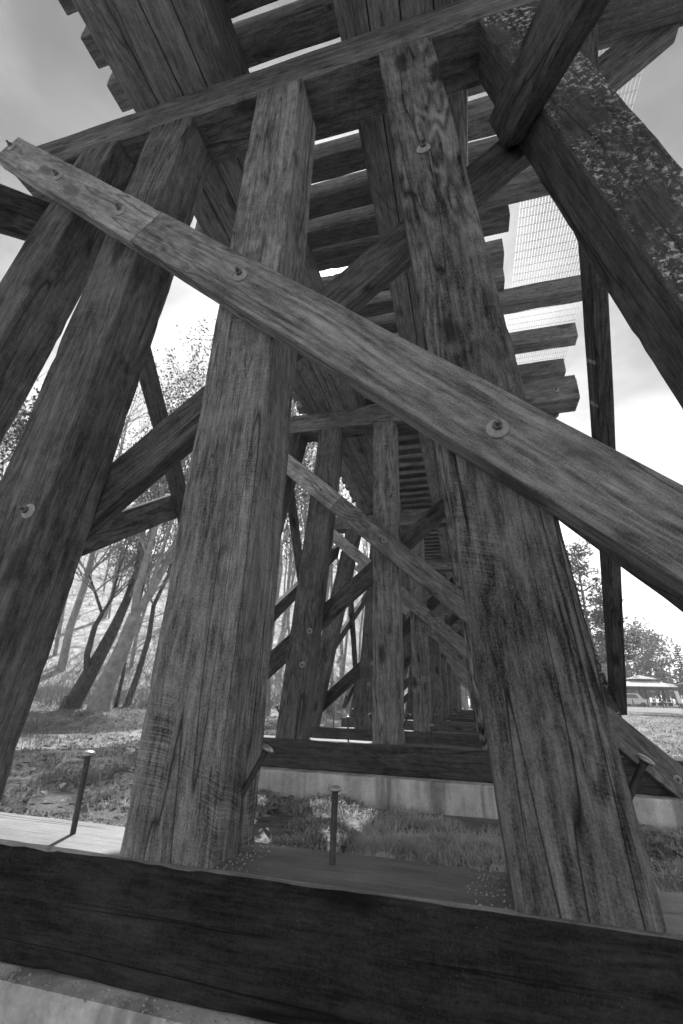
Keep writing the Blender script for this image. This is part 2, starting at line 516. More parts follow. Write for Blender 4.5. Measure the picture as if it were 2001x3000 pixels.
def spike(parent, base, d, length=0.257):
    o = bpy.data.objects.new('spike', SPIKE)
    WM[o.name] = frame_z(base, d) @ Matrix.Diagonal((1, 1, length/0.257, 1))
    link(o, None, parent); kid(parent, o)

# ------------------------------------------------------------------ terrain
def sstep(a, b, x):
    t = min(1.0, max(0.0, (x-a)/(b-a)))
    return t*t*(3-2*t)
def gz(x, y):
    dx, dy = x-CAM.x, y-CAM.y
    r = math.hypot(dx, dy)
    az = math.degrees(math.atan2(dx, dy))
    left = sstep(-4, -16, az) if dy > -8 else 0.0
    if az < -110: left = 0.0
    right = sstep(6, 13, az)
    z = -0.57
    z += left*0.02*max(0.0, r-6)
    z += right*0.0178*max(0.0, min(r, 160)-5)
    h = left*max(0.0, r-29)
    z += min(26.0, 0.40*h)*(1.0-0.15*mnoise.noise(Vector((x*0.03, y*0.03, 2))))
    z += 0.05*mnoise.noise(Vector((x*0.25, y*0.25, 0)))*min(1.0, r/6) + 0.02*mnoise.noise(Vector((x*1.3, y*1.3, 5)))
    return z
def build_ground():
    n = 150
    u = np.linspace(-1, 1, n)
    c = np.sinh(u*5.2)/math.sinh(5.2)*420
    vs = [(CAM.x+x, 3+y, gz(CAM.x+x, 3+y)) for y in c for x in c]
    fs = [(j*n+i, j*n+i+1, (j+1)*n+i+1, (j+1)*n+i) for j in range(n-1) for i in range(n-1)]
    o = meshobj('ground', vs, fs, M['ground'], smooth=True)
    o['kind'] = 'structure'
build_ground()
def ribbon(name, pts, w, mat, lift):
    """a sheet laid over the ground along a smoothed line"""
    P = []
    for i in range(len(pts)-1):
        p0 = Vector(pts[max(i-1, 0)]); p1 = Vector(pts[i]); p2 = Vector(pts[i+1]); p3 = Vector(pts[min(i+2, len(pts)-1)])
        for k in range(14):
            t = k/14
            P.append(0.5*((2*p1)+(-p0+p2)*t+(2*p0-5*p1+4*p2-p3)*t*t+(-p0+3*p1-3*p2+p3)*t**3))
    vs, fs = [], []
    m = 7
    for i, p in enumerate(P):
        d = (P[min(i+1, len(P)-1)]-P[max(i-1, 0)]).normalized()
        nx = Vector((d.y, -d.x))
        for k in range(m):
            e = (k/(m-1)-0.5)*w*(1+0.18*mnoise.noise(Vector((p.x*0.5, p.y*0.5, k))))
            q = p+nx*e
            vs.append((q.x, q.y, gz(q.x, q.y)+lift-(0.03 if k in (0, m-1) else 0)))
    for i in range(len(P)-1):
        for k in range(m-1):
            fs.append((i*m+k, i*m+k+1, (i+1)*m+k+1, (i+1)*m+k))
    o = meshobj(name, vs, fs, mat, smooth=True)
    o['kind'] = 'structure'
def polar(az, r, z=None):
    a = R(az)
    x, y = CAM.x+r*math.sin(a), CAM.y+r*math.cos(a)
    return Vector((x, y, gz(x, y)-0.05 if z is None else z))
def build_hillside():
    vs, fs = [], []
    na, nr = 70, 60
    for j in range(nr):
        r = 27+j*2.2
        for i in range(na):
            p = polar(-72+i*(62/(na-1)), r)
            vs.append((p.x, p.y, p.z+0.05+0.03-0.25*(1-sstep(0, 2, j))))
    for j in range(nr-1):
        for i in range(na-1):
            fs.append((j*na+i, j*na+i+1, (j+1)*na+i+1, (j+1)*na+i))
    o = meshobj('hillside', vs, fs, M['hill'], smooth=True)
    o['kind'] = 'structure'
build_hillside()
ribbon('path', [(-22, -3), (-13, 2.0), (-8.2, 5.6), (-6.3, 8.6), (-6.6, 13), (-8.5, 21), (-10.5, 30), (-10, 42)], 2.6, M['path'], 0.035)

# ------------------------------------------------------------------ the trestle
S = 4.157                                   # bent spacing
D = 0.305                                   # post depth
HC, HT = 4.347, 4.676                       # underside and top of the cap
HW = 0.1685
NB = 11
ZOFF = [0.0, 0.03, -0.05, 0.0, 0.0, 0.0, 0.0, 0.0, 0.0, 0.0, 0.0]

def post(parent, xb, xt, mat, seed, name='post'):
    y0, y1 = -0.004, D+0.001
    zt = HC-0.001
    r0 = [(xb-HW, y0, 0.001), (xb+HW, y0, 0.001), (xb+HW, y1, 0.001), (xb-HW, y1, 0.001)]
    r1 = [(xt-HW, y0, zt), (xt+HW, y0, zt), (xt+HW, y1, zt), (xt-HW, y1, zt)]
    return beam(name, r0, r1, mat, parent, n=70, ch=0.009, jit=0.004, seed=seed)

def make_bent():
    b = empty('trestle_bent', (0, 0, 0))
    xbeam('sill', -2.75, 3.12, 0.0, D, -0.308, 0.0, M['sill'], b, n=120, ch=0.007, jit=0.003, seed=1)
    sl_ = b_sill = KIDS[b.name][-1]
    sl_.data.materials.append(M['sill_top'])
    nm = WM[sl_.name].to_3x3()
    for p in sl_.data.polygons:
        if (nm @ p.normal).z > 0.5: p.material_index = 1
    cap = xbeam('cap', -2.32, 2.70, 0.0, 0.335, HC, HT, M['cap'], b, n=30, ch=0.009, jit=0.003, seed=2)
    posts = {}
    for key, xb, xt, mt in (('L0', -2.364, -1.482, 'post_shaded'), ('L1', -1.20, -0.855, 'post_shaded'), ('A', 0, 0, 'post'), ('B', 1.20, 0.855, 'post_fig'), ('R1', 2.364, 1.482, 'post_lichen')):
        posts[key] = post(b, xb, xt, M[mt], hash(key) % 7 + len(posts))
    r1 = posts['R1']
    r1.data.materials.append(M['post_shaded'])
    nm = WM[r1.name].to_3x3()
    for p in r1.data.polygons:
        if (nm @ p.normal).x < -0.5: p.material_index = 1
    # falling brace on the near face, in two planks butted beside the second post
    def fbrace(xa, xb_, seed, mt):
        def c(x): return 2.577-0.907*x, 2.222-0.912*x
        t = Vector((1, 0, -0.91)).normalized(); n_ = Vector((0.91, 0, 1)).normalized()
        def ring(x):
            m = Vector((x, 0, 2.40-0.9095*x)); w = 0.131
            a, d = m-n_*w, m+n_*w
            return [(a.x, -0.102, a.z), (a.x, -0.005, a.z), (d.x, -0.005, d.z), (d.x, -0.102, d.z)]
        return beam('brace', ring(xa), ring(xb_), M[mt], b, n=30, ch=0.006, jit=0.003, seed=seed)
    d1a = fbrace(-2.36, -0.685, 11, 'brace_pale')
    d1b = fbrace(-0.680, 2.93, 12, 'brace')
    for x, z in ((-1.60, 3.85), (-0.913, 3.235), (-2.28, 4.50)):
        bolt(d1a, (x, -0.102, z), (0, -1, 0), x)
    for x, z in ((0.006, 2.417), (1.117, 1.366), (2.17, 0.42), (2.80, -0.15)):
        bolt(d1b, (x, -0.102, z), (0, -1, 0), x*2)
    # rising brace on the far face, running up under the cap's long end
    def rz(x, top): return (2.495+0.862*x) if top else (2.155+0.879*x)
    n_ = Vector((-0.87, 0, 1)).normalized()
    def rr(x):
        m = Vector((x, 0, 2.325+0.87*x)); w = 0.127
        a, d = m-n_*w, m+n_*w
        return [(a.x, D+0.004, a.z), (a.x, D+0.104, a.z), (d.x, D+0.104, d.z), (d.x, D+0.004, d.z)]
    e = rr(2.3)
    zc = HC-0.002
    xa = (zc-2.155)/0.879; xd = (zc-2.495)/0.862
    e = [(xa, D+0.004, zc), (xa, D+0.104, zc), (xd, D+0.104, zc), (xd, D+0.004, zc)]
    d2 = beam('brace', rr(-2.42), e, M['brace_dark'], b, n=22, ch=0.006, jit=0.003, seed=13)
    bolt(posts['B'], (0.93, -0.004, 3.215), (0, -1, 0), 0.4)
    bolt(posts['L1'], (-1.00, -0.004, 1.264), (0, -1, 0), 1.1)
    bolt(posts['L1'], (-1.07, -0.004, 0.846), (0, -1, 0), 0.2)
    bolt(cap, (2.42, 0.0, 4.52), (0, -1, 0), 0.4)
    # drift spikes left standing in the sill and toe spikes in the posts
    spike(b, (-0.49, 0.148, -0.002), (-0.03, 0, 1), 0.275)
    spike(b, (0.496, 0.175, -0.002), (0.01, 0, 1), 0.22)
    spike(b, (0.145, 0.16, 0.13), (0.46, 0.05, 0.88), 0.22)
    spike(b, (-0.145, 0.16, 0.13), (-0.46, 0.0, 0.88), 0.20)
    spike(b, (1.33, 0.16, 0.17), (0.5, -0.1, 0.86), 0.22)
    spike(b, (-1.34, 0.16, 0.17), (-0.5, 0.0, 0.86), 0.22)
    spike(b, (1.85, 0.16, -0.002), (0.06, 0, 1), 0.24)
    spike(b, (-1.85, 0.16, -0.002), (-0.05, 0, 1), 0.24)
    return b
bent0 = make_bent()
NTH = ['nearest', 'second', 'third', 'fourth', 'fifth', 'sixth', 'seventh', 'eighth', 'ninth', 'tenth', 'farthest']
BLAB = ['nearest trestle bent of five huge posts filling the foreground, big bolted brace across it',
        'second trestle bent, framed between the two big foreground posts, on the sunlit footing',
        'third trestle bent away, half hidden behind the centre post of the second',
        'fourth trestle bent away, its sill end sticking out left of the far posts',
        'fifth trestle bent away down the tunnel of posts', 'sixth trestle bent away, a sliver in the tunnel of posts',
        'seventh trestle bent away, a sliver in the tunnel of posts', 'eighth trestle bent away, small beside the foreground post',
        'ninth trestle bent away, tiny in the tunnel of posts', 'tenth trestle bent away, last but one in the row',
        'farthest trestle bent at the end of the row of posts']
for k in range(NB):
    o = bent0 if k == 0 else copy_tree(bent0, None, Matrix.Translation((0, k*S, ZOFF[k])))
    if k:
        for c_ in o.children:
            if c_.name.startswith('sill'):
                c_.material_slots[0].link = 'OBJECT'
                c_.material_slots[0].material = M['sill_grey']
    tag(o, BLAB[k], 'trestle bent', 'timber bents carrying the bridge')

# footings
def make_footing():
    x0, x1, y0, y1, z0, z1 = -3.0, 3.55, -0.075, 0.40, -1.15, -0.312
    vs, fs = [], []
    nx, nyv = 60, 8
    def wob(p): return 0.006*mnoise.noise(Vector(p)*6)
    ring = [(y0, z0), (y0, z1-0.012), (y0+0.012, z1), (y1-0.012, z1), (y1, z1-0.012), (y1, z0)]
    for i in range(nx+1):
        x = x0+(x1-x0)*i/nx
        for (y, z) in ring:
            w = wob((x, y, z))
            vs.append((x, y+w*(1 if y > 0.1 else -1)*0.6, z+(w*0.5 if z > -1 else 0)))
    m = len(ring)
    for i in range(nx):
        for k in range(m-1):
            fs.append((i*m+k, (i+1)*m+k, (i+1)*m+k+1, i*m+k+1))
    fs.append(list(range(m))); fs.append([nx*m+k for k in range(m)][::-1])
    return meshobj('concrete_footing', vs, fs, M['concrete'])
f0 = make_footing()
for k in range(NB):
    o = f0 if k == 0 else f0.copy()
    if k:
        COL.objects.link(o); o.matrix_basis = Matrix.Translation((0, k*S-(0.12 if k == 1 else 0.05), ZOFF[k]))
    lab = ['concrete footing under the nearest sill, only its ledge showing bottom left', 'sunlit stained concrete footing under the second sill, above the grass',
           'concrete footing under the third sill away'][k] if k < 3 else 'concrete footing under the %s sill away' % NTH[k]
    tag(o, lab, 'footing', 'concrete footings of the bridge')

# longitudinal braces from bent to bent
def side_brace(k, sg, off, th, zb, zt, s, y0, y1, lab, seed):
    """k: span; the inner face lies `off` outside the posts' centre plane, rising/falling with slope s"""
    def P(y, z, o): return Vector((sg*(2.364+o-0.2029*z), y+k*S, z+0.5*(ZOFF[max(k, 0)]+ZOFF[max(k+1, 0)])))
    def ring(y):
        a, b_ = zb+s*y, zt+s*y
        return [P(y, a, off), P(y, a, off+th), P(y, b_, off+th), P(y, b_, off)]
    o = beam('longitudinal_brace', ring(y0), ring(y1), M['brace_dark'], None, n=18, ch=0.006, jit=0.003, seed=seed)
    tag(o, lab, 'brace', 'braces tying the bents together lengthwise')
    return o
for k in range(-1, 5):
    w = {-1: 'towards the camera', 0: 'first', 1: 'second', 2: 'third', 3: 'fourth', 4: 'fifth'}[k]
    pos = 'from the nearest bent overhead back towards the camera' if k < 0 else 'in the %s span beyond the nearest bent' % w
    zb_, zt_, sl_r = (-0.30, 0.01, 0.86) if k < 0 else (0.20, 0.50, 0.776)
    side_brace(k, 1, -0.2675, 0.098, zb_, zt_, sl_r, 0.2 if k < 0 else 0.0, 4.42, 'right inner plank rising away %s' % pos, 30+k)
    side_brace(k, -1, 0.275, 0.10, 0.36, 0.71, 0.757, -0.15, 4.36, 'left outer plank rising away %s' % pos, 40+k)
    if k >= 0:
        side_brace(k, 1, 0.170, 0.10, 3.76, 3.965, -0.78, -0.2, 4.30, 'right outer plank falling away %s' % pos, 50+k)
        side_brace(k, -1, 0.171, 0.10, 4.41, 4.61, -0.79, 0.32, 4.34, 'left outer plank falling away %s' % pos, 60+k)

# deck: packed stringers and cross ties
deck = empty('bridge_deck', (0, 0, HT))
ZT = 5.17
xs = [-1.25, -1.035, -0.82, -0.61, -0.40]
protos = {}
ys = [-3.0]+[S*i+0.16 for i in range(0, NB)]+[S*(NB-1)+1.0]
for sgn in (-1, 1):
    for i in range(4):
        for j in range(len(ys)-1):
            a, b_ = xs[i]+0.004, xs[i+1]-0.004
            if sgn > 0: a, b_ = -xs[i+1]+0.004+0.02, -xs[i]-0.004+0.02
            ln = round(ys[j+1]-ys[j], 3)
            key = (ln, i if j < 3 else 0)
            dz = 0.003*((i*7+j*3) % 3)
            o = ybeam('stringer', a, b_, ys[j]+0.002, ys[j+1]-0.002, HT+0.002+dz, ZT-0.002, M['stringer'], deck, n=8, ch=0.007, jit=0.003, seed=i+10*j)
# ties: [rear edge y, reaches the walkway]
rear = [-2.4, -2.1, -1.78, -1.45, -1.11, -0.78, -0.46, -0.14, 0.16, 0.47, 0.78, 1.12, 1.455, 1.79, 2.09, 2.53, 2.89, 3.25, 3.65, 4.05]
long_ = {1.79, 3.25, 4.05}
y = 4.05; q = 0
while y < S*(NB-1)+0.8:
    y += 0.362; q += 1
    rear.append(round(y, 3))
    if q % 2 == 0: long_.add(round(y, 3))
long_ |= {-0.46, -1.78}
tie_src = {}
rnd = random.Random(3)
for i, g in enumerate(rear):
    lg = g in long_
    key = (lg, i % 5)
    xl, xr = -1.60, (2.74 if lg else 1.71)
    dx = rnd.uniform(-0.03, 0.03)
    if key not in tie_src:
        o = xbeam('tie', xl, xr, g-0.2, g, ZT, ZT+0.25, M['tie'], deck, n=14, ch=0.010, jit=0.006, seed=200+i)
        tie_src[key] = (o, g)
    else:
        s0, g0 = tie_src[key]
        o = s0.copy(); COL.objects.link(o)
        o.matrix_basis = Matrix.Translation((dx, g-g0, 0)) @ s0.matrix_basis
tag(deck, 'plank bridge deck overhead, two packs of stringers under close cross ties', 'bridge deck')

# walkway grating on the long ties, right of the deck
walk = empty('walkway', (2.3, 0, ZT+0.25))
def build_grating():
    vs, fs = [], []
    def box(x0, x1, y0, y1, z0, z1):
        b = len(vs)
        vs.extend([(x, y, z) for z in (z0, z1) for y in (y0, y1) for x in (x0, x1)])
        fs.extend([(b, b+2, b+3, b+1), (b+4, b+5, b+7, b+6), (b, b+1, b+5, b+4), (b+2, b+6, b+7, b+3), (b, b+4, b+6, b+2), (b+1, b+3, b+7, b+5)])
    z = ZT+0.253
    ye = S*(NB-1)+0.8
    for i in range(29):
        x = 1.86+i*0.0315
        box(x-0.0004, x+0.0004, -2.4, ye, z+0.012, z+0.028)
    y = -2.35
    while y < ye:
        box(1.85, 2.752, y-0.0012, y+0.0012, z+0.0262, z+0.0285)
        y += 0.105
    inv = WM[walk.name].inverted()
    o = meshobj('grating', vs, fs, M['grate'], walk)
    o['kind'] = 'stuff'
build_grating()
for k in range(NB):
    # bearer lying on the cap's long end, packed up to the level of the ties
    o = xbeam('bearer', 1.32, 2.70, k*S+0.03, k*S+0.30, HT+ZOFF[k]+0.003, HT+0.085+ZOFF[k], M['tie'], walk, n=4, seed=300+k)
tag(walk, 'steel grating walkway on the long tie ends, right of the deck', 'walkway')

# ------------------------------------------------------------------ trees
def tubes(segs):
    """segs: (p0, p1, r0, r1) -> one mesh of tapered tubes"""
    vs, fs = [], []
    for p0, p1, r0, r1 in segs:
        d = (p1-p0)
        if d.length < 1e-4: continue
        d.normalize()
        k = 8 if r0 > 0.12 else (5 if r0 > 0.04 else 3)
        a = d.orthogonal().normalized(); b_ = d.cross(a)
        base = len(vs)
        for p, r in ((p0-d*r0*0.3, r0), (p1, r1)):
            for i in range(k):
                t = 2*math.pi*i/k
                vs.append(p+a*(r*math.cos(t))+b_*(r*math.sin(t)))
        for i in range(k):
            j = (i+1) % k
            fs.append((base+i, base+j, base+k+j, base+k+i))
    return vs, fs
def grow(p, d, r, ln, lev, rnd, limbs, twigs, tips, up=0.12, spread=0.7, rmin=0.006, nchild=(1, 3)):
    n = 4 if lev > 1 else 3
    q = p.copy(); dd = d.copy()
    for i in range(n):
        dd = (dd + Vector((rnd.gauss(0, 0.12), rnd.gauss(0, 0.12), rnd.gauss(0, 0.08)+up))).normalized()
        e = q+dd*(ln/n)
        r1 = max(rmin*0.6, r*(1-0.42*(i+1)/n))
        (limbs if r > 0.05 else twigs).append((q, e, max(rmin*0.6, r*(1-0.42*i/n)), r1))
        if lev > 0 and i >= (1 if lev < 4 else 2) - 1:
            for _ in range(rnd.randint(*nchild) if i == n-1 else (1 if rnd.random() < 0.75 else 2)):
                side = Vector((rnd.gauss(0, 1), rnd.gauss(0, 1), rnd.gauss(0, 0.5)))
                side = (side-dd*side.dot(dd)).normalized()
                cd_ = (dd*(1-spread*0.55)+side*spread*rnd.uniform(0.6, 1.1)).normalized()
                grow(e, cd_, max(rmin, r1*rnd.uniform(0.5, 0.75)), ln*rnd.uniform(0.5, 0.72), lev-1, rnd, limbs, twigs, tips, up, spread, rmin, nchild)
        q = e
    if lev == 0:
        tips.append((q, dd))
def buds(tips, rnd, per, size, along, zmin=-99):
    vs, fs = [], []
    for q, dd in tips:
        if q.z < zmin: continue
        for _ in range(per):
            c = q-dd*rnd.uniform(0, along)+Vector((rnd.gauss(0, 1), rnd.gauss(0, 1), rnd.gauss(0, 1)))*along*0.16
            s = size*rnd.uniform(0.5, 1.3)
            a = Vector((rnd.gauss(0, 1), rnd.gauss(0, 1), rnd.gauss(0, 1))).normalized()
            b_ = a.orthogonal().normalized()
            n_ = a.cross(b_)
            k = len(vs)
            vs.extend([c+a*s, c+b_*s*0.6, c-a*s, c-b_*s*0.6, c+n_*s*0.5, c-n_*s*0.5])
            fs.extend([(k, k+1, k+4), (k+1, k+2, k+4), (k+2, k+3, k+4), (k+3, k, k+4), (k, k+3, k+5), (k+2, k+1, k+5)])
    return vs, fs
def tree_obj(name, base, limbs, twigs, budgeo, label, cat, group, trunkmat='bark', budmat='bud'):
    r = empty(name, base)
    tag(r, label, cat, group)
    v, f = tubes(limbs)
    o = meshobj('trunk', v, f, M[trunkmat], r, smooth=True)
    if twigs:
        v, f = tubes(twigs)
        meshobj('twigs', v, f, M['twig'], r)['kind'] = 'stuff'
    if budgeo and budgeo[0]:
        meshobj('buds', budgeo[0], budgeo[1], M[budmat], r)['kind'] = 'stuff'
    return r
def limb(pts, r0, r1, limbs):
    n = len(pts)-1
    for i in range(n):
        limbs.append((pts[i], pts[i+1], r0+(r1-r0)*i/n, r0+(r1-r0)*(i+1)/n))
def ae(az, el, r):
    """a point at distance r on the ground plan, at the given bearing and height angle from the lens"""
    p = polar(az, r, 0)
    p.z = CAM.z+r*math.tan(R(el))
    return p
G_L = 'bare spring trees left of the bridge'
def forked_tree():
    rnd = random.Random(21)
    limbs, twigs, tips = [], [], []
    r = 22.0
    b_ = polar(-41.2, r)
    tr = [b_, ae(-40.9, 1.2, r), ae(-40.2, 4.4, r), ae(-39.6, 8.2, r)]
    limb(tr, 0.40, 0.27, limbs)
    limbs.append((b_-Vector((0, 0, 0.3)), b_+Vector((0, 0, 0.5)), 0.55, 0.42))
    l1 = [tr[-1], ae(-39.9, 11, r), ae(-39.6, 15, r-0.3), ae(-39.2, 20, r-0.5), ae(-39.6, 27, r-0.6)]
    l2 = [tr[-1], ae(-38.6, 10.4, r), ae(-37.6, 13.5, r+0.4), ae(-36.4, 18.0, r+0.8), ae(-35.2, 24, r+1.0), ae(-34.6, 30, r+1)]
    l3 = [l2[1], ae(-38.2, 14.5, r+0.2), ae(-37.6, 19.5, r), ae(-37.6, 26, r)]
    limb(l1, 0.2, 0.08, limbs); limb(l2, 0.2, 0.07, limbs); limb(l3, 0.12, 0.05, limbs)
    for L_ in (l1, l2, l3):
        for i in range(1, len(L_)):
            d = (L_[i]-L_[i-1]).normalized()
            for _ in range(1 if i < len(L_)-1 else 3):
                s = Vector((rnd.gauss(0, 1), rnd.gauss(0, 1), rnd.gauss(0, .3))).normalized()
                grow(L_[i], (d*0.8+s*0.6+Vector((0, 0, 0.3))).normalized(), 0.055, rnd.uniform(2.0, 3.8), 3, rnd, limbs, twigs, tips, 0.14, 0.6, 0.006)
    tree_obj('forked_tree', b_, limbs, twigs, buds(tips, rnd, 3, 0.075, 1.0, 9.5), 'thick grey forked tree trunk, right of the leaning trunk, left of the big post', 'tree', G_L)
forked_tree()
def leaning_tree():
    rnd = random.Random(22)
    limbs, twigs, tips = [], [], []
    r = 23.5
    b_ = polar(-43.9, r)
    tr = [b_, ae(-43.0, 1.2, r), ae(-42.2, 3.8, r), ae(-41.4, 6.8, r), ae(-40.8, 9.6, r), ae(-40.4, 13, r+1), ae(-40.8, 20, r+2)]
    limb(tr, 0.36, 0.1, limbs)
    limbs.append((b_-Vector((0, 0, 0.3)), b_+Vector((0.1, 0, 0.5)), 0.5, 0.38))
    br = [tr[1], ae(-43.5, 3.6, r-0.3), ae(-43.4, 6.6, r-0.4), ae(-43.0, 8.0, r-0.4)]
    limb(br, 0.14, 0.10, limbs)
    b2 = [br[-1], ae(-44.2, 10.2, r-0.5), ae(-45.2, 12.0, r-0.5)]; limb(b2, 0.08, 0.04, limbs)
    b3 = [br[-1], ae(-42.4, 9.6, r-0.4), ae(-42.3, 12.6, r-0.3), ae(-42.0, 16, r)]; limb(b3, 0.08, 0.04, limbs)
    for L_ in (tr[3:], b2, b3):
        for i in range(1, len(L_)):
            d = (L_[i]-L_[i-1]).normalized()
            for _ in range(3):
                s = Vector((rnd.gauss(0, 1), rnd.gauss(0, 1), rnd.gauss(0, .4))).normalized()
                grow(L_[i], (d*0.7+s*0.7+Vector((0, 0, 0.2))).normalized(), 0.045, rnd.uniform(1.6, 3.0), 3, rnd, limbs, twigs, tips, 0.12, 0.65, 0.006)
    tree_obj('leaning_tree', b_, limbs, twigs, buds(tips, rnd, 2, 0.06, 0.8, 9.5), 'leaning dark trunk with a low side branch, left of the forked tree', 'tree', G_L, 'bark_dark')
leaning_tree()
def plain_tree(name, az, r, h, rad, seed, label, group, lev=3, per=3, bs=0.055, trunkmat='bark', lean=0.0, first=0.3, group2=None):
    rnd = random.Random(seed)
    limbs, twigs, tips = [], [], []
    b_ = polar(az, r)
    n = 7
    P = [b_]
    for i in range(1, n+1):
        P.append(b_+Vector((lean*h*i/n+rnd.gauss(0, 0.12), rnd.gauss(0, 0.12), h*0.8*i/n)))
    limb(P, rad, rad*0.25, limbs)
    for i in range(1, n+1):
        if i/n < first: continue
        for _ in range(2 if i < n else 4):
            a = rnd.uniform(0, 2*math.pi)
            d = Vector((math.cos(a)*0.75, math.sin(a)*0.75, rnd.uniform(0.5, 1.1))).normalized()
            grow(P[i], d, rad*0.28*(1.2-0.6*i/n), h*rnd.uniform(0.14, 0.22), lev, rnd, limbs, twigs, tips, 0.16, 0.6, 0.006)
    return tree_obj(name, b_, limbs, twigs, buds(tips, rnd, per, bs*1.3, 0.9, 6.0), label, 'tree', group, trunkmat)
plain_tree('thin_tree', -39.7, 25, 12, 0.10, 31, 'thin straight dark stem just right of the forked trunk', G_L, lev=2, first=0.5, trunkmat='bark_dark')
plain_tree('thin_tree', -38.6, 27, 15, 0.17, 32, 'slim dark trunk leaning right, nearest the big post on its left', G_L, lev=2, first=0.4, trunkmat='bark_dark', lean=0.10)
plain_tree('budding_tree', -56, 17, 9.5, 0.12, 33, 'budding tree seen in the gap between the two leftmost posts', G_L, per=2)
plain_tree('budding_tree', -50, 26, 13, 0.16, 34, 'budding tree low in the left gap, behind the second post from the left', G_L, per=2)
plain_tree('budding_tree', -23.5, 21, 19, 0.2, 35, 'budding tree between the big post and the second bent', G_L, per=2, lev=3)
plain_tree('budding_tree', -20.5, 29, 20, 0.25, 36, 'pale tree behind the left posts of the second bent', G_L, per=3)
plain_tree('budding_tree', -17.0, 36, 20, 0.25, 37, 'pale tree showing through the crossed braces of the second bent', G_L, per=2)
plain_tree('budding_tree', -26.0, 34, 22, 0.28, 38, 'taller grey tree behind the big post on its right edge', G_L, per=2)
plain_tree('budding_tree', -35.5, 30, 24, 0.3, 39, 'tall budding tree high in the gap left of the big post', G_L, per=2, first=0.5)
plain_tree('budding_tree', -45.5, 33, 22, 0.25, 40, 'pale tree behind the leaning trunk', G_L, per=2, lev=2, first=0.45)

def wood_mass():
    rnd = random.Random(55)
    limbs, twigs, tips = [], [], []
    for i in range(165):
        az = rnd.uniform(-66, -5) if i < 130 else rnd.uniform(-5, 5)
        r = rnd.uniform(34, 90) if i < 130 else rnd.uniform(58, 100)
        b_ = polar(az, r)
        h = rnd.uniform(11, 19)
        rad = rnd.uniform(0.06, 0.17)
        P = [b_]
        ln = Vector((rnd.gauss(0, 0.06), rnd.gauss(0, 0.06), 0))
        for k in range(1, 6):
            P.append(b_+ln*h*k/5+Vector((rnd.gauss(0, .15), rnd.gauss(0, .15), h*k/5)))
        limb(P, rad, rad*0.3, limbs)
        for k in range(2, 6):
            for _ in range(3):
                a = rnd.uniform(0, 6.283)
                grow(P[k], Vector((math.cos(a)*0.8, math.sin(a)*0.8, 0.8)).normalized(), 0.045, h*0.16, 1, rnd, twigs, twigs, tips, 0.15, 0.6, 0.010)
    v, f = tubes(limbs+twigs)
    o = meshobj('bare_wood', v, f, M['twig'])
    tag(o, 'far bare wood of thin grey trunks on the hillside behind the left posts', 'woodland', None, 'stuff')
wood_mass()
def brush():
    rnd = random.Random(58)
    segs = []
    for i in range(3200):
        az = rnd.uniform(-66, -8)
        r = rnd.choice((rnd.uniform(24, 34), rnd.uniform(28, 62)))
        b_ = polar(az, r)
        for _ in range(3):
            h = rnd.uniform(0.3, 1.6)
            d = Vector((rnd.gauss(0, 0.6), rnd.gauss(0, 0.6), 1)).normalized()
            m = b_+d*h*0.6
            segs.append((b_, m, 0.012, 0.008))
            segs.append((m, m+(d+Vector((rnd.gauss(0, .5), rnd.gauss(0, .5), 0.1))).normalized()*h*0.6, 0.008, 0.004))
    v, f = tubes(segs)
    o = meshobj('brush', v, f, M['twig'])
    tag(o, 'dry brush and saplings on the slope behind the left trees', 'brush', None, 'stuff')
brush()
def far_wood_right():
    rnd = random.Random(56)
    vs, fs = [], []
    segs = []
    for i in range(340):
        az = rnd.uniform(-14, 36) if i < 260 else rnd.uniform(-3, 6)
        r = rnd.uniform(110, 165)
        b_ = polar(az, r)
        h = rnd.uniform(4.5, 8.5) if az > 8 else rnd.uniform(9, 15)
        segs.append((b_, b_+Vector((0, 0, h)), 0.2, 0.06))
        for k in range(70):
            c = b_+Vector((rnd.gauss(0, h*0.22), rnd.gauss(0, h*0.22), h*rnd.uniform(0.25, 1.0)))
            s = rnd.uniform(0.25, 0.6)
            a = Vector((rnd.gauss(0, 1), rnd.gauss(0, 1), rnd.gauss(0, 1))).normalized(); b2 = a.orthogonal().normalized()
            k0 = len(vs)
            vs.extend([c+a*s, c+b2*s*0.7, c-a*s, c-b2*s*0.7]); fs.append((k0, k0+1, k0+2, k0+3))
    v2, f2 = tubes(segs)
    b0 = len(vs)
    vs += v2; fs += [tuple(i+b0 for i in f) for f in f2]
    o = meshobj('far_wood', vs, fs, M['leafgrey'])
    tag(o, 'hazy line of far trees beyond the lawn and the pavilion', 'woodland', None, 'stuff')
far_wood_right()
def leafy_tree(name, az, r, h, w, seed, label, group, lm='leafgrey', n=2600, size=0.2, low=0.3):
    rnd = random.Random(seed)
    limbs, twigs, tips = [], [], []
    b_ = polar(az, r)
    P = [b_]+[b_+Vector((rnd.gauss(0, .15), rnd.gauss(0, .15), h*0.75*i/5)) for i in range(1, 6)]
    limb(P, h*0.028, h*0.008, limbs)
    for i in range(2, 6):
        for _ in range(5):
            a = rnd.uniform(0, 6.283)
            grow(P[i], Vector((math.cos(a), math.sin(a), 0.55)).normalized(), h*0.008, w*rnd.uniform(0.25, 0.42), 3, rnd, limbs, twigs, tips, 0.05, 0.7, 0.015)
    vs, fs = buds(tips, rnd, max(1, n//max(1, len(tips))), size, 0.9)
    rt = empty(name, b_); tag(rt, label, 'tree', group)
    v, f = tubes(limbs); meshobj('trunk', v, f, M['bark_dark'], rt, smooth=True)
    v, f = tubes(twigs); meshobj('twigs', v, f, M['twig'], rt)['kind'] = 'stuff'
    meshobj('crown', vs, fs, M[lm], rt)['kind'] = 'stuff'
G_R = 'trees beyond the lawn on the right'
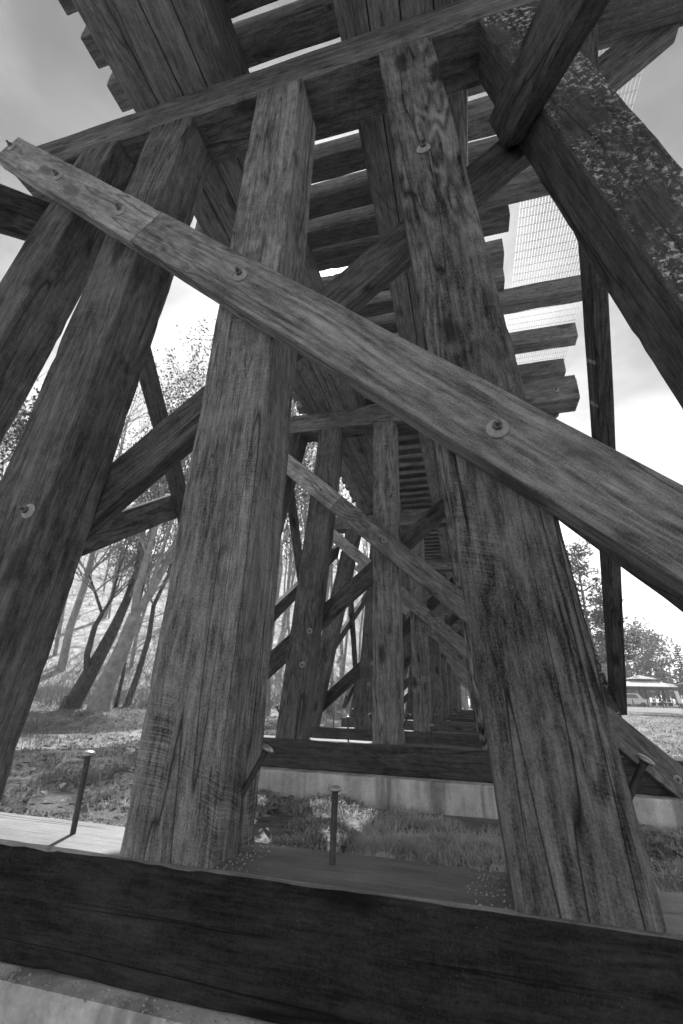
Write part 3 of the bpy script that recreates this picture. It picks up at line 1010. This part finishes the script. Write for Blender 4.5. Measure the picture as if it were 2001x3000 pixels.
leafy_tree('round_tree', 17.0, 92, 11.5, 12, 61, 'broad rounded tree just coming into leaf, behind the pavilion', G_R, n=7000, size=0.2)
leafy_tree('round_tree', 14.0, 110, 7.5, 10, 62, 'rounded tree left of the thin slanting plank, behind it', G_R, n=5000, size=0.24)
def pine(az, r, h, seed, label, spruce=False, name='pine_tree'):
    rnd = random.Random(seed)
    b_ = polar(az, r)
    limbs = []; vs, fs = [], []
    P = [b_+Vector((rnd.gauss(0, .05), rnd.gauss(0, .05), h*i/6)) for i in range(7)]
    limb(P, h*0.016, h*0.003, limbs)
    lev = 26 if spruce else 15
    for i in range(lev):
        f = i/(lev-1)
        z = h*((0.08+0.9*f) if spruce else (0.32+0.66*f))
        ln = (h*0.22*(1-f)+0.25) if spruce else h*0.2*(1-0.75*f)*rnd.uniform(0.6, 1.25)
        for _ in range(7 if spruce else 5):
            a = rnd.uniform(0, 6.283)
            d = Vector((math.cos(a), math.sin(a), -0.22 if spruce else rnd.uniform(0.1, 0.5))).normalized()
            p0 = b_+Vector((0, 0, z)); p1 = p0+d*ln
            limbs.append((p0, p1, h*0.004, h*0.001))
            m = 26 if spruce else 30
            for k in range(m):
                t = rnd.uniform(0.15, 1.0) if spruce else rnd.choice((rnd.uniform(0.55, 1.05), rnd.uniform(0.8, 1.05)))
                c = p0.lerp(p1, t)+Vector((rnd.gauss(0, 1), rnd.gauss(0, 1), rnd.gauss(0, 0.5)))*(0.09*h/10 if spruce else 0.035*h)
                s = rnd.uniform(0.10, 0.26)*h/10
                aa = (d+Vector((rnd.gauss(0, .6), rnd.gauss(0, .6), rnd.gauss(0, .5)))).normalized(); bb = aa.orthogonal().normalized()
                k0 = len(vs)
                vs.extend([c-aa*s, c+bb*s*0.3, c+aa*s, c-bb*s*0.3]); fs.append((k0, k0+1, k0+2, k0+3))
    rt = empty(name, b_); tag(rt, label, 'tree', G_R)
    v, f = tubes(limbs); meshobj('trunk', v, f, M['bark_dark'], rt, smooth=True)
    meshobj('crown', vs, fs, M['needle'], rt)['kind'] = 'stuff'
pine(13.2, 48, 15.0, 71, 'dark clumpy pine top showing right of the figured post')
pine(15.0, 52, 11.5, 72, 'lower dark pine tucked behind the slanting plank on the right')
pine(20.7, 75, 7.4, 73, 'dark spruce with drooping boughs at the right edge', True, 'spruce_tree')

# ------------------------------------------------------------------ pavilion and things by it
def prism(parent, name, pts_low, pts_high, mat):
    n = len(pts_low)
    vs = list(pts_low)+list(pts_high)
    fs = [list(range(n))[::-1], [n+i for i in range(n)]]+[(i, (i+1) % n, n+(i+1) % n, n+i) for i in range(n)]
    o = meshobj(name, vs, fs, mat, parent)
    return o
def pavilion():
    c = polar(17.0, 84)
    c.z += 0.05
    rt = empty('picnic_pavilion', c)
    tag(rt, 'open picnic pavilion with a pale two-tiered roof across the lawn', 'pavilion')
    def rect(hx, hy, z): return [c+Vector((sx*hx, sy*hy, z)) for sx, sy in ((-1, -1), (1, -1), (1, 1), (-1, 1))]
    prism(rt, 'floor', rect(4.2, 3.2, -0.1), rect(4.2, 3.2, 0.12), M['concrete'])
    for sx in (-1, -0.33, 0.33, 1):
        for sy in (-1, 1):
            p = c+Vector((sx*3.6, sy*2.7, 0))
            prism(rt, 'post', [p+Vector((a*0.12, b_*0.12, 0.1)) for a, b_ in ((-1, -1), (1, -1), (1, 1), (-1, 1))], [p+Vector((a*0.12, b_*0.12, 2.45)) for a, b_ in ((-1, -1), (1, -1), (1, 1), (-1, 1))], M['dark'])
    prism(rt, 'fascia', rect(4.5, 3.5, 2.38), rect(4.55, 3.55, 2.6), M['dark'])
    prism(rt, 'roof', rect(4.75, 3.75, 2.6), rect(1.45, 0.9, 3.45), M['roof'])
    prism(rt, 'cupola', rect(1.3, 0.8, 3.4), rect(1.3, 0.8, 3.72), M['dark'])
    prism(rt, 'upper_roof', rect(1.95, 1.4, 3.72), rect(0.12, 0.08, 4.3), M['roof'])
    # picnic tables under it
    for i, (tx, ty) in enumerate(((-1.9, -0.9), (0.3, -0.6), (2.3, -0.9))):
        t = empty('picnic_table', c+Vector((tx, ty, 0.12)))
        tag(t, ['left', 'middle', 'right'][i]+' picnic table in the shade of the pavilion', 'picnic table', 'picnic tables under the pavilion')
        q = c+Vector((tx, ty, 0.12))
        def slab(nm, x0, x1, y0, y1, z0, z1, m_='dark'):
            prism(t, nm, [q+Vector(v) for v in ((x0, y0, z0), (x1, y0, z0), (x1, y1, z0), (x0, y1, z0))], [q+Vector(v) for v in ((x0, y0, z1), (x1, y0, z1), (x1, y1, z1), (x0, y1, z1))], M[m_])
        slab('tabletop', -0.9, 0.9, -0.38, 0.38, 0.70, 0.76)
        slab('bench', -0.9, 0.9, -0.85, -0.58, 0.40, 0.45)
        slab('bench', -0.9, 0.9, 0.58, 0.85, 0.40, 0.45)
        for sx in (-0.65, 0.65):
            slab('leg', sx-0.05, sx+0.05, -0.75, 0.75, 0.0, 0.395)
            slab('leg', sx-0.05, sx+0.05, -0.2, 0.2, 0.455, 0.695)
pavilion()
def parked_van():
    c = polar(15.75, 80)
    rt = empty('parked_van', c)
    tag(rt, 'white parked van half hidden by the slanting plank, left of the pavilion', 'van')
    def P(x, y, z): return c+Vector((x, y, z))
    prof = [(-2.1, 0.35), (2.1, 0.35), (2.15, 0.95), (1.45, 1.1), (0.95, 1.75), (-1.95, 1.8), (-2.15, 1.0)]
    n = len(prof)
    vs = [P(x, -0.85, z) for x, z in prof]+[P(x, 0.85, z) for x, z in prof]
    fs = [list(range(n)), [n+i for i in range(n)][::-1]]+[(i, n+i, n+(i+1) % n, (i+1) % n) for i in range(n)]
    meshobj('body', vs, fs, M['white'], rt)
    for y in (-0.86, 0.86):
        vs = [P(x, y, z) for x, z in ((-1.8, 1.12), (0.95, 1.12), (0.7, 1.62), (-1.75, 1.65))]
        vs += [v+Vector((0, -0.012 if y < 0 else 0.012, 0)) for v in vs]
        meshobj('window', vs, [(0, 1, 2, 3), (7, 6, 5, 4), (0, 4, 5, 1), (1, 5, 6, 2), (2, 6, 7, 3), (3, 7, 4, 0)], M['glass'], rt)
    for x in (-1.35, 1.35):
        for y in (-0.8, 0.8):
            v, f = lathe([(0.0, -0.1), (0.2, -0.1), (0.33, -0.09), (0.34, 0), (0.33, 0.09), (0.2, 0.1), (0.0, 0.1)], 16)
            meshobj('wheel', v, f, M['glass'], rt, Matrix.Translation(P(x, y, 0.33)) @ Matrix.Rotation(R(90), 4, 'X'))
parked_van()
def rope_fence():
    a = 0
    rt = empty('rope_fence', polar(18.5, 76))
    tag(rt, 'low post and rope fence in front of the pavilion', 'fence')
    pts = [polar(16.0+i*1.25, 76+0.3*i) for i in range(7)]
    for p in pts:
        v, f = lathe([(0.07, 0.0), (0.07, 0.95), (0.03, 1.0)], 8)
        meshobj('post', v, f, M['dark'], rt, Matrix.Translation(p))
    for i in range(6):
        segs = []
        L_ = [pts[i].lerp(pts[i+1], k/6)+Vector((0, 0, 0.85-0.5*(k/6)*(1-k/6))) for k in range(7)]
        for k in range(6): segs.append((L_[k], L_[k+1], 0.03, 0.03))
        v, f = tubes(segs)
        meshobj('rope', v, f, M['white'], rt)
rope_fence()
def leaning_banner():
    c = polar(19.85, 72)
    rt = empty('sign_board', c)
    tag(rt, 'narrow white leaning sign board on a stake right of the pavilion', 'sign')
    prism(rt, 'stake', [c+Vector((x, y, 0)) for x, y in ((0.1, -.04), (0.2, -.04), (0.2, .04), (0.1, .04))], [c+Vector((x, y, 1.0)) for x, y in ((0, -.04), (0.1, -.04), (0.1, .04), (0, .04))], M['dark'])
    prism(rt, 'board', [c+Vector((x, y, 0.7)) for x, y in ((-0.12, -.07), (0.3, -.07), (0.3, -.045), (-0.12, -.045))], [c+Vector((x, y, 2.1)) for x, y in ((-0.32, -.07), (0.1, -.07), (0.1, -.045), (-0.32, -.045))], M['white'])
leaning_banner()
def bin_():
    c = polar(20.9, 73)
    v, f = lathe([(0.26, 0.0), (0.31, 0.8), (0.33, 0.82), (0.33, 0.86), (0.2, 0.98), (0.0, 1.0)], 16)
    o = meshobj('litter_bin', v, f, M['dark'], None, Matrix.Translation(c), smooth=False)
    tag(o, 'dark round litter bin right of the leaning white sign', 'bin')
bin_()

# ------------------------------------------------------------------ grass, leaves, grit
def grass(name, label, n, area, hmin, hmax, w, seed, mat='grass'):
    rng = np.random.default_rng(seed)
    vs, fs = [], []
    cnt = 0
    while cnt < n:
        x, y = area(rng)
        d = mnoise.noise(Vector((x*1.7, y*1.7, 9)))
        if rng.random() > 0.45+1.5*d: continue
        cnt += 1
        z = gz(x, y)-0.01
        h = rng.uniform(hmin, hmax)*(1+0.9*d)
        a = rng.uniform(0, 6.283); ln = rng.uniform(0.3, 1.3)
        dx, dy = math.cos(a), math.sin(a)
        ww = w*rng.uniform(0.6, 1.3)
        px, py = -dy*ww, dx*ww
        b = len(vs)
        vs.extend([(x-px, y-py, z), (x+px, y+py, z), (x+dx*h*ln*0.3-px*0.7, y+dy*h*ln*0.3-py*0.7, z+h*0.6), (x+dx*h*ln*0.3+px*0.7, y+dy*h*ln*0.3+py*0.7, z+h*0.6), (x+dx*h*ln, y+dy*h*ln, z+h*(1-0.35*ln))])
        fs.extend([(b, b+1, b+3, b+2), (b+2, b+3, b+4)])
    o = meshobj(name, vs, fs, M[mat])
    tag(o, label, 'grass', None, 'stuff')
grass('grass', 'unmown grass between the nearest sill and the second footing', 60000, lambda r: (r.uniform(-2.6, 3.6), r.uniform(0.45, 4.1)), 0.035, 0.12, 0.0055, 1, 'drygrass')
grass('grass', 'rough grass on the lawn left of the bridge', 36000, lambda r: (lambda a, d: (CAM.x+d*math.sin(a), CAM.y+d*math.cos(a)))(R(r.uniform(-64, -14)), 3+22*r.random()**1.6), 0.05, 0.14, 0.009, 3)
grass('grass', 'short grass on the lawn right of the bridge', 26000, lambda r: (lambda a, d: (CAM.x+d*math.sin(a), CAM.y+d*math.cos(a)))(R(r.uniform(9, 40)), 4+34*r.random()**1.5), 0.04, 0.10, 0.011, 4)
def litter():
    rng = random.Random(8)
    vs, fs = [], []
    for i in range(9000):
        if i % 2:
            a, d = R(rng.uniform(9, 38)), 4+40*rng.random()**1.3
        else:
            a, d = R(rng.uniform(-62, -12)), 4+24*rng.random()
        x, y = CAM.x+d*math.sin(a), CAM.y+d*math.cos(a)
        c = Vector((x, y, gz(x, y)+rng.uniform(0.02, 0.06)))
        s = rng.uniform(0.03, 0.075)
        u = Vector((rng.gauss(0, 1), rng.gauss(0, 1), rng.gauss(0, 0.35))).normalized(); w_ = Vector((-u.y, u.x, rng.gauss(0, 0.3))).normalized()
        b = len(vs)
        vs.extend([c+u*s, c+w_*s*0.6+Vector((0, 0, 0.01)), c-u*s, c-w_*s*0.6+Vector((0, 0, 0.01))]); fs.append((b, b+1, b+2, b+3))
    o = meshobj('leaf_litter', vs, fs, M['litter'])
    tag(o, 'dead leaves scattered over the lawns', 'leaves', None, 'stuff')
litter()
def grit():
    rng = random.Random(9)
    vs, fs = [], []
    def pebble(c, s):
        b = len(vs)
        for d in ((1, 0, 0), (-1, 0, 0), (0, 1, 0), (0, -1, 0), (0, 0, 1), (0, 0, -1)):
            vs.append((c[0]+d[0]*s*rng.uniform(.6, 1.3), c[1]+d[1]*s*rng.uniform(.6, 1.3), c[2]+d[2]*s*rng.uniform(.4, .9)))
        for f in ((0, 2, 4), (2, 1, 4), (1, 3, 4), (3, 0, 4), (2, 0, 5), (1, 2, 5), (3, 1, 5), (0, 3, 5)):
            fs.append(tuple(b+i for i in f))
    for i in range(420):
        pebble((rng.uniform(-1.6, 1.4), rng.uniform(-0.07, -0.005), -0.311), rng.uniform(0.0015, 0.006)*(1.6 if rng.random() < .1 else 1))
    for i in range(130):
        pebble((rng.gauss(1.0, 0.05), rng.uniform(0.01, 0.29), 0.001), rng.uniform(0.001, 0.005))
        pebble((rng.gauss(0.2, 0.04), rng.uniform(0.01, 0.29), 0.001), rng.uniform(0.001, 0.004))
    o = meshobj('grit', vs, fs, M['stone'])
    tag(o, 'loose grit and crumbs on the nearest sill and footing ledge', 'grit', None, 'stuff')
grit()

# ------------------------------------------------------------------ the air
def haze():
    vs = [(CAM.x+sx*440, 3+sy*440, z) for z in (-6.0, 62.0) for sx, sy in ((-1, -1), (1, -1), (1, 1), (-1, 1))]
    fs = [(3, 2, 1, 0), (4, 5, 6, 7), (0, 1, 5, 4), (1, 2, 6, 5), (2, 3, 7, 6), (3, 0, 4, 7)]
    m = bpy.data.materials.new('thin_haze')
    m.use_nodes = True
    t = m.node_tree; t.nodes.clear()
    o_ = t.nodes.new('ShaderNodeOutputMaterial'); pv = t.nodes.new('ShaderNodeVolumePrincipled')
    pv.inputs['Color'].default_value = (0.9, 0.9, 0.9, 1)
    pv.inputs['Density'].default_value = 0.0014
    pv.inputs['Anisotropy'].default_value = 0.4
    t.links.new(pv.outputs[0], o_.inputs['Volume'])
    o = meshobj('haze', vs, fs, m)
    tag(o, 'thin bright spring haze in the air', 'haze', None, 'stuff')
haze()
